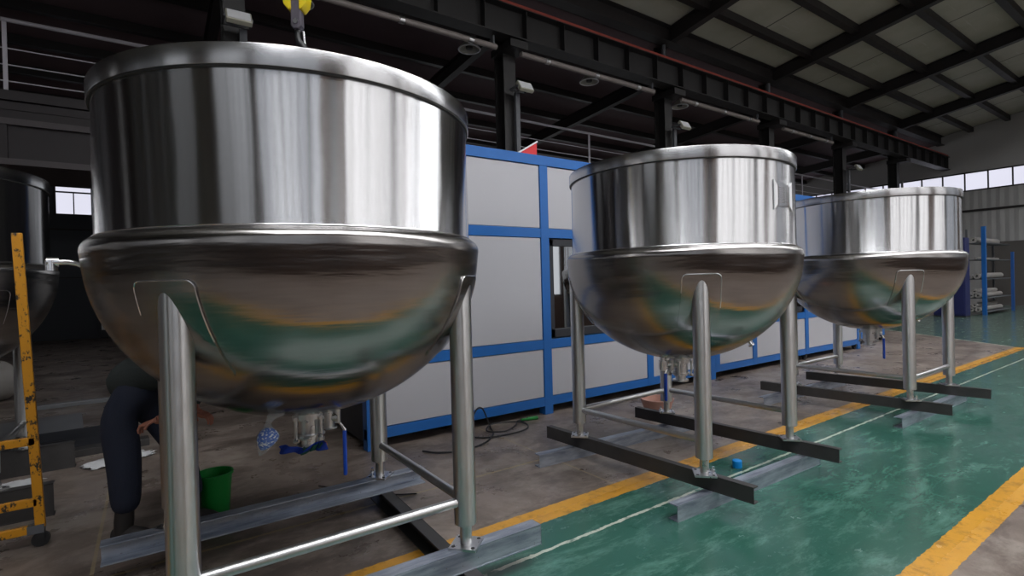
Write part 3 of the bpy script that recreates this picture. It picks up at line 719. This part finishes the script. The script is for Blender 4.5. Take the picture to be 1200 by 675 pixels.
# bag of blue beads hanging under kettle 1
def blob(name,rings,m,label=None,cat=None,loc=(0,0,0),rot=0,seed=1,amp=.12,parent=None,n=20):
    rnd=random.Random(seed); vs=[];fs=[]
    for i,(x,y,rx,ry,z) in enumerate(rings):
        for k in range(n):
            t=2*PI*k/n; q=1+amp*(rnd.random()-.5)*2*(0.3 if rx<.01 else 1)
            vs.append((x+rx*math.cos(t)*q,y+ry*math.sin(t)*q,z+amp*.03*(rnd.random()-.5)))
    for i in range(len(rings)-1):
        for k in range(n): fs.append((i*n+k,i*n+(k+1)%n,(i+1)*n+(k+1)%n,(i+1)*n+k))
    fs+=[tuple(range(n)),tuple(range((len(rings)-1)*n,len(rings)*n))]
    o=MB().add(vs,fs).build(name,m,parent,sub=1,ang=180); o.location=loc; o.rotation_euler=(0,0,rot)
    if label: tag(o,label,cat)
    return o
bag=empty('plastic_bag',(.43,2.62,.97),AR,'small clear plastic bag of blue beads hanging under the nearest kettle','bag')
blob('contents',[(0.0,0,.012,.006,-.045),(.0,0,.040,.022,-.062),(-.0,0,.052,.03,-.09),(-.008,0,.046,.028,-.115),(-.02,0,.024,.016,-.140),(-.03,0,.005,.004,-.152)],'blue_beads',parent=bag,amp=.08,n=18)
blob('film',[(.05,0,.050,.008,.022),(.03,0,.034,.008,.004),(.0,0,.010,.008,-.018),(.0,0,.016,.010,-.040),(.0,0,.046,.027,-.060),(-.0,0,.058,.035,-.09),(-.012,0,.05,.032,-.120),(-.026,0,.026,.018,-.150),(-.04,0,.006,.005,-.178)],'clear_film',parent=bag,amp=.08,n=18)
# rag round the outlet
rg=empty('rag',(.665,2.83,.785),AR,'blue and green rag hanging round the outlet of the nearest kettle','cloth')
def cloth(name,m,x0,x1,zf,th,y=.0,par=rg,N=18,seed=3):
    rnd=random.Random(seed); vs=[];fs=[]
    for i in range(N+1):
        t=i/N; x=x0+(x1-x0)*t; zt,zb=zf(t)
        for j in range(6):
            s=j/5; z=zt+(zb-zt)*s; yy=y+.02*math.sin(t*17+s*3)+.008*rnd.random()
            vs.append((x,yy,z))
    for i in range(N):
        for j in range(5): a=i*6+j; fs.append((a,a+6,a+7,a+1))
    o=MB().add(vs,fs).build(name,m,par,ang=180); sd=o.modifiers.new('t','SOLIDIFY'); sd.thickness=th; sb=o.modifiers.new('s','SUBSURF'); sb.levels=1; sb.render_levels=1
    return o
cloth('blue_cloth','blue_cloth',-.13,.12,lambda t:(-.022+.012*math.sin(t*9)+.04*max(0,t-.45),-.048-.008*math.sin(t*6)),.008,-.09)
cloth('green_cloth','green_cloth',-.02,.10,lambda t:(-.03+.03*t,-.066+.045*t),.006,-.08,seed=5)
o=blob('orange_tag',[(0,0,.006,.006,.016),(0,0,.022,.016,.008),(0,0,.024,.016,-.006),(0,0,.008,.008,-.018)],'orange_tag',parent=rg,amp=.1,n=12); o.location=(.08,-.04,-.022)
# hose coil by the enclosure
pts=[]
def sp(pts,k=8):
    out=[]
    P=[Vector(p) for p in pts]; P=[P[0]*2-P[1]]+P+[P[-1]*2-P[-2]]
    for i in range(1,len(P)-2):
        for q in range(k):
            t=q/k; a,b,c,d=P[i-1:i+3]
            out.append(.5*((2*b)+(c-a)*t+(2*a-5*b+4*c-d)*t*t+(3*b-a-3*c+d)*t**3))
    out.append(P[-2]); return out
hz=.011
hose=[(2.06,4.50,hz),(2.16,4.36,hz),(2.35,4.28,hz),(2.62,4.33,hz),(2.86,4.52,hz),(2.98,4.76,hz),(2.98,4.80,.06),(2.90,4.78,.22),(2.80,4.74,.24),(2.72,4.74,.1),(2.66,4.64,hz),(2.76,4.48,hz),(3.02,4.38,hz*2.5),(3.25,4.45,hz*2.5),(3.34,4.66,hz*2.5),(3.20,4.80,hz*2),(2.98,4.76,hz*4),(2.84,4.60,hz*3),(2.98,4.48,hz*3),(3.2,4.60,hz*3),(3.34,4.78,hz),(3.42,4.78,hz)]
o=MB().tube(sp(hose),.0085,8).build('air_hose','black_rubber'); tag(o,'black air hose coiled on the floor against the blue enclosure','hose')
e=MB().tube([Vector((3.40,4.78,.02)),Vector((3.48,4.76,.02))],.014,10).tube([Vector((3.47,4.763,.02)),Vector((3.60,4.735,.02))],.02,10).build('connector','green_plastic',o); e['label']='green hose connector'
o=MB().tube(sp([(1.05,4.25,.006),(1.25,3.95,.006),(1.45,3.72,.006),(1.60,3.62,.006)]),.005,6).build('cable','black_rubber'); tag(o,'thin dark cable on the floor left of the nearest kettle rear foot','cable')

# worker bending over
PO=Vector((-.075,4.16,0)); S=RX; Dp=Vector((.571,.821,0))
def W(s,d,z): return PO+S*s+Dp*d+Vector((0,0,z))
def skin(name,m,nodes,edges,parent=None,root=0,sub=2):
    me=bpy.data.meshes.new(name); me.from_pydata([W(*n_[0]) for n_ in nodes],edges,[]); me.materials.append(MATS[m])
    o=bpy.data.objects.new(name,me); col.objects.link(o); o.parent=parent
    sk=o.modifiers.new('skin','SKIN'); sk.use_smooth_shade=True
    for i,n_ in enumerate(nodes):
        r=n_[1]; r=r if hasattr(r,'__len__') else (r,r); me.skin_vertices[0].data[i].radius=r; me.skin_vertices[0].data[i].use_root=(i==root)
    s=o.modifiers.new('sub','SUBSURF'); s.levels=sub; s.render_levels=sub
    return o
person=empty('person',(0,0,0),0,'person in dark shirt and navy jeans bending over behind the nearest kettle leg','person')
skin('body','skin',[((-.07,0,.96),.08),((.10,0,1.05),.07),((.26,0,1.06),.11),((.38,0,1.04),.09),((.47,0,1.03),.05),((.53,0,1.02),.07),((.60,0,.99),.065),
  ((-.05,-.10,.86),.085),((-.02,-.11,.49),.055),((-.03,-.12,.14),.03),((-.01,-.12,.07),.022),
  ((-.03,.10,.86),.085),((.19,.12,.51),.055),((.25,.12,.14),.03),((.27,.12,.07),.022),
  ((.36,-.17,1.0),.05),((.33,-.20,.82),.04),((.27,-.20,.785),.032),((.225,-.20,.775),.022),
  ((.36,.17,1.0),.05),((.24,.17,.86),.04),((.28,.12,.765),.030),((.34,.10,.745),.022)],
  [(0,1),(1,2),(2,3),(3,4),(4,5),(5,6),(0,7),(7,8),(8,9),(9,10),(0,11),(11,12),(12,13),(13,14),(3,15),(15,16),(16,17),(17,18),(3,19),(19,20),(20,21),(21,22)],person)
def hand(base,dirv,side,up_):
    mb=MB(); dirv=dirv.normalized(); side=side.normalized(); up_=side.cross(dirv).normalized()*(1 if side.cross(dirv).dot(up_)>0 else -1); L=.075
    for i in range(4):
        o_=base+side*((i-1.5)*.019); l=L*(.85,1,.95,.75)[i]
        mb.tube([o_-dirv*.02,o_+dirv*l*.4,o_+dirv*l*.72-up_*l*.28,o_+dirv*l*.8-up_*l*.6],[.0095,.009,.008,.006],8)
    t0=base-dirv*.06-side*.03
    mb.tube([t0,t0+dirv*.025-side*.022-up_*.01,t0+dirv*.05-side*.022-up_*.03],[.012,.010,.007],8)
    M=Matrix(((dirv.x,side.x,up_.x,base.x-dirv.x*.04),(dirv.y,side.y,up_.y,base.y-dirv.y*.04),(dirv.z,side.z,up_.z,base.z-dirv.z*.04),(0,0,0,1)))
    mb.box(-.045,.045,-.037,.037,-.012,.012,0,M)
    return mb.build('hand','skin',person,bevel=.008)
hand(W(.37,.09,.735),RX*.9+Vector((0,0,-.35)),Dp,Vector((0,0,1)))
hand(W(.19,-.205,.765),-RX*.9+Vector((0,0,-.35)),Dp,Vector((0,0,1)))
skin('shirt','shirt',[((-.15,0,.90),(.14,.15)),((.0,0,1.05),(.155,.15)),((.22,0,1.08),(.14,.14)),((.38,0,1.05),(.12,.12)),((.36,-.17,1.0),.075),((.35,-.20,.86),.06),((.30,-.20,.80),.048),((.36,.17,1.0),.075),((.25,.17,.87),.058),((.27,.13,.78),.045)],
  [(0,1),(1,2),(2,3),(3,4),(4,5),(5,6),(3,7),(7,8),(8,9)],person)
skin('jeans','jeans',[((-.08,0,.93),(.145,.15)),((.09,0,1.05),(.12,.13)),((-.07,-.10,.80),.115),((-.03,-.11,.49),.10),((-.02,-.12,.17),.082),((.0,.10,.80),.115),((.18,.12,.51),.085),((.26,.12,.17),.07)],
  [(0,1),(0,2),(2,3),(3,4),(0,5),(5,6),(6,7)],person)
for a in ((-.03,-.12),(.25,.12)):
    st=[(-.075,.045,.028),(-.06,.048,.044),(.0,.055,.05),(.06,.052,.047),(.12,.045,.046),(.17,.034,.038),(.20,.026,.018)]
    sh=MB(); vs=[];fs=[]; nn=16
    for (q,hz_,r_) in st:
        for k in range(nn):
            t=2*PI*k/nn; vs.append(W(a[0]+q,a[1]+r_*math.cos(t),max(.004,hz_+(hz_-.004)*math.sin(t)*1.0)))
    for i in range(len(st)-1):
        for k in range(nn): fs.append((i*nn+k,i*nn+(k+1)%nn,(i+1)*nn+(k+1)%nn,(i+1)*nn+k))
    fs+=[tuple(range(nn)),tuple(range((len(st)-1)*nn,len(st)*nn))]
    sh.add(vs,fs); sh.tube([W(a[0]-.01,a[1],.06),W(a[0]-.005,a[1],.14),W(a[0],a[1],.20)],[.05,.053,.05],16); sh.build('shoe','shoe',person,ang=60)
skin('hair','hair',[((.49,0,1.06),.06),((.54,0,1.055),.08),((.575,0,1.04),.07)],[(0,1),(1,2)],person)
MB().tube([W(.61,0,.94),W(.615,0,.915)],[.016,.010],8).build('nose','skin',person)
MB().tube([W(.54,-.075,1.03),W(.55,-.085,1.02),W(.555,-.078,1.0)],[.010,.014,.008],8).build('ear','skin',person)

# yellow ladder rack at left edge
lx,ly=-.63,4.36
r=empty('yellow_rack',(lx,ly,0),0,'chipped yellow steel rack on casters at the left edge','rack')
def bar(a,b,w=.05,t=.035,name='rung',m='chipped_yellow'):
    a=Vector(a);b=Vector(b); d=(b-a);L=d.length;d.normalize(); s=d.cross(Vector((0,1,0))).normalized(); u=s.cross(d)
    M=Matrix.Translation(a)@Matrix(((d.x,s.x,u.x,0),(d.y,s.y,u.y,0),(d.z,s.z,u.z,0),(0,0,0,1)))
    MB().box(0,L,-w/2,w/2,-t/2,t/2,0,M).build(name,m,r,smooth=False,bevel=.004)
bar((.03,0,.12),(-.035,0,1.95),name='upright'); bar((-1.27,0,.12),(-1.33,0,1.95),name='upright')
for z in (.66,.28,.115): bar((-1.25,0,z),(.02,0,z))

MB().box(-.03,.05,-.03,.03,.09,.14).build('corner_plate','column_pale',r,smooth=False)
for x in (.03,-1.25): MB().cyl((x,-.015,.045),(x,.015,.045),.045,n=18).box(x-.02,x+.02,-.025,.025,.045,.10).build('caster','black_rubber',r)

# scattered sheets and trays on the floor at left
def lowbox(name,m,x,y,w,d,h,rot,label,cat,tray=False):
    mb=MB()
    if tray:
        t=.02; mb.box(-w/2,w/2,-d/2,d/2,0,t); mb.box(-w/2,w/2,-d/2,-d/2+t,0,h); mb.box(-w/2,w/2,d/2-t,d/2,0,h); mb.box(-w/2,-w/2+t,-d/2,d/2,0,h); mb.box(w/2-t,w/2,-d/2,d/2,0,h)
    else: mb.box(-w/2,w/2,-d/2,d/2,0,h)
    o=mb.build(name,m,smooth=False,bevel=.004); o.location=(x,y,0); o.rotation_euler=(0,0,rot); return tag(o,label,cat)
lowbox('steel_sheet','grey_sheet',-1.35,8.0,1.3,1.2,.05,.1,'flat grey sheet lying on the floor behind the yellow rack','sheet')
lowbox('steel_tray','panel_dark',-.70,7.05,.9,.5,.12,.05,'dark open steel tray on the floor right of the yellow rack','tray',True)
lowbox('timber_plank','mill_steel',-1.0,6.55,1.9,.16,.07,.06,'long dark plank on the floor in front of the steel tray','plank')
lowbox('timber_plank','grey_sheet',-.7,9.6,1.6,.12,.06,.02,'pale plank on the floor farther back than the steel tray','plank')
def film(x,y,w,d,rot,seed,label):
    rnd=random.Random(seed); N=12; vs=[];fs=[]
    for i in range(N+1):
        for j in range(N+1):
            u=i/N*2-1; v=j/N*2-1; q=1-.25*rnd.random()*(abs(u)>.9 or abs(v)>.9)
            vs.append((u*w/2*q*(1-.25*v*v),v*d/2*q*(1-.2*u*u),.008+.035*rnd.random()*(1-.6*max(abs(u),abs(v)))))
    for i in range(N):
        for j in range(N): a=i*(N+1)+j; fs.append((a,a+N+1,a+N+2,a+1))
    o=MB().add(vs,fs).build('plastic_film','white_plastic',ang=60); o.location=(x,y,0); o.rotation_euler=(0,0,rot)
    sd=o.modifiers.new('t','SOLIDIFY'); sd.thickness=.002; tag(o,label,'plastic sheet')
film(-.05,8.75,.75,.35,.2,1,'crumpled white plastic film on the floor directly left of the bending person')
film(-.28,6.1,.62,.35,.35,2,'crumpled grey white plastic film by the bending person\'s knee')
film(-1.0,5.85,.5,.25,.1,3,'small crumpled plastic film between the yellow rack uprights')
o=MB().cyl((-2.3,10.4,.30),(-1.9,10.9,.30),.30,n=32).build('plastic_roll','roll_white'); tag(o,'pale roll lying on the floor at the left edge under the dark kettle','roll')
o=MB().box(-.12,.12,-.1,.1,0,.9).build('fire_extinguisher_cabinet','panel_dark',smooth=False,bevel=.01); o.location=(-1.4,23.7,0); tag(o,'small dark cabinet at the foot of the far left wall','cabinet')
MB().box(-.06,.06,-.115,-.1,.3,.5).build('notice','white_plastic',o,smooth=False)

# ---------------------------------------------------------------- storage rack at far end
r=empty('storage_rack',(24.4,5.6,0),0,'blue storage rack with rolls against the far end of the hall','rack')
def rp(name,m,*a): return MB().box(*a).build(name,m,r,smooth=False,bevel=.005)
rp('upright','blue_paint',-.06,.06,-.06,.06,0,3.17)
rp('upright','column_pale',-.03,.03,.44,.50,0,3.1); rp('upright','blue_paint_pale',3.2,3.3,-.14,-.05,0,2.3); rp('upright','column_pale',3.2,3.3,.44,.5,0,2.6)
for z in (.118,.618,1.298,1.998,2.598): rp('shelf','column_pale',0,3.25,-.05,.48,z-.03,z)
G='rolls on the blue storage rack'
def roll(y,z,rd,L,lab,x0=24.25,sag=0):
    mb=MB(); N=20
    mb.lathe([(rd*.35,0),(rd,0),(rd,L),(rd*.35,L)],24,closed=True)
    o=mb.build('material_roll',['roll_white']); o.location=(x0,y,z+rd); o.rotation_euler=(0,PI/2,0); tag(o,lab,'roll',G)
roll(5.85,2.60,.10,2.9,'single pale roll on the topmost shelf of the blue rack')
roll(5.77,1.30,.105,2.9,'larger pale roll on the rack shelf midway up, nearer the blue upright')
roll(5.96,1.30,.07,2.7,'thinner pale roll on the rack shelf midway up, nearer the grey upright')
for sh_,z in (('second lowest',.62),('bottom',.12)):
    roll(5.753,z,.087,2.75,'pale roll lying at the blue upright end of the %s rack shelf'%sh_)
    roll(5.942,z,.087,2.6,'pale roll lying at the grey upright end of the %s rack shelf'%sh_)
    roll(5.847,z+.151,.085,2.5,'pale roll stacked on top of two others on the %s rack shelf'%sh_)
roll(5.8,2.0,.04,2.8,'thin tube on the rack shelf second from top')
r=empty('tall_locker',(23.0,5.78,0),0,'tall dark blue steel locker beside the storage rack','locker')
MB().box(0,.5,0,.9,.05,2.75).build('body','navy_paint',r,smooth=False,bevel=.01)
MB().box(-.02,0,.03,.42,.1,2.7).build('door','navy_paint',r,smooth=False,bevel=.008)
MB().box(-.02,0,.45,.87,.1,2.7).build('door','navy_paint',r,smooth=False,bevel=.008)
MB().box(0,.5,0,.9,0,.05).build('plinth','panel_dark',r,smooth=False)

# ---------------------------------------------------------------- light
w=bpy.data.worlds.new('sky'); sc.world=w; w.use_nodes=True
bg=w.node_tree.nodes['Background']; bg.inputs[0].default_value=(.75,.82,1,1); bg.inputs[1].default_value=.6
sc.cycles.max_bounces=8; sc.cycles.diffuse_bounces=4; sc.cycles.glossy_bounces=5
sc.cycles.sample_clamp_indirect=6
sc.view_settings.view_transform='Standard'; sc.view_settings.look='None'; sc.view_settings.gamma=1
sc.view_settings.exposure=0.0; sc.view_settings.use_curve_mapping=False
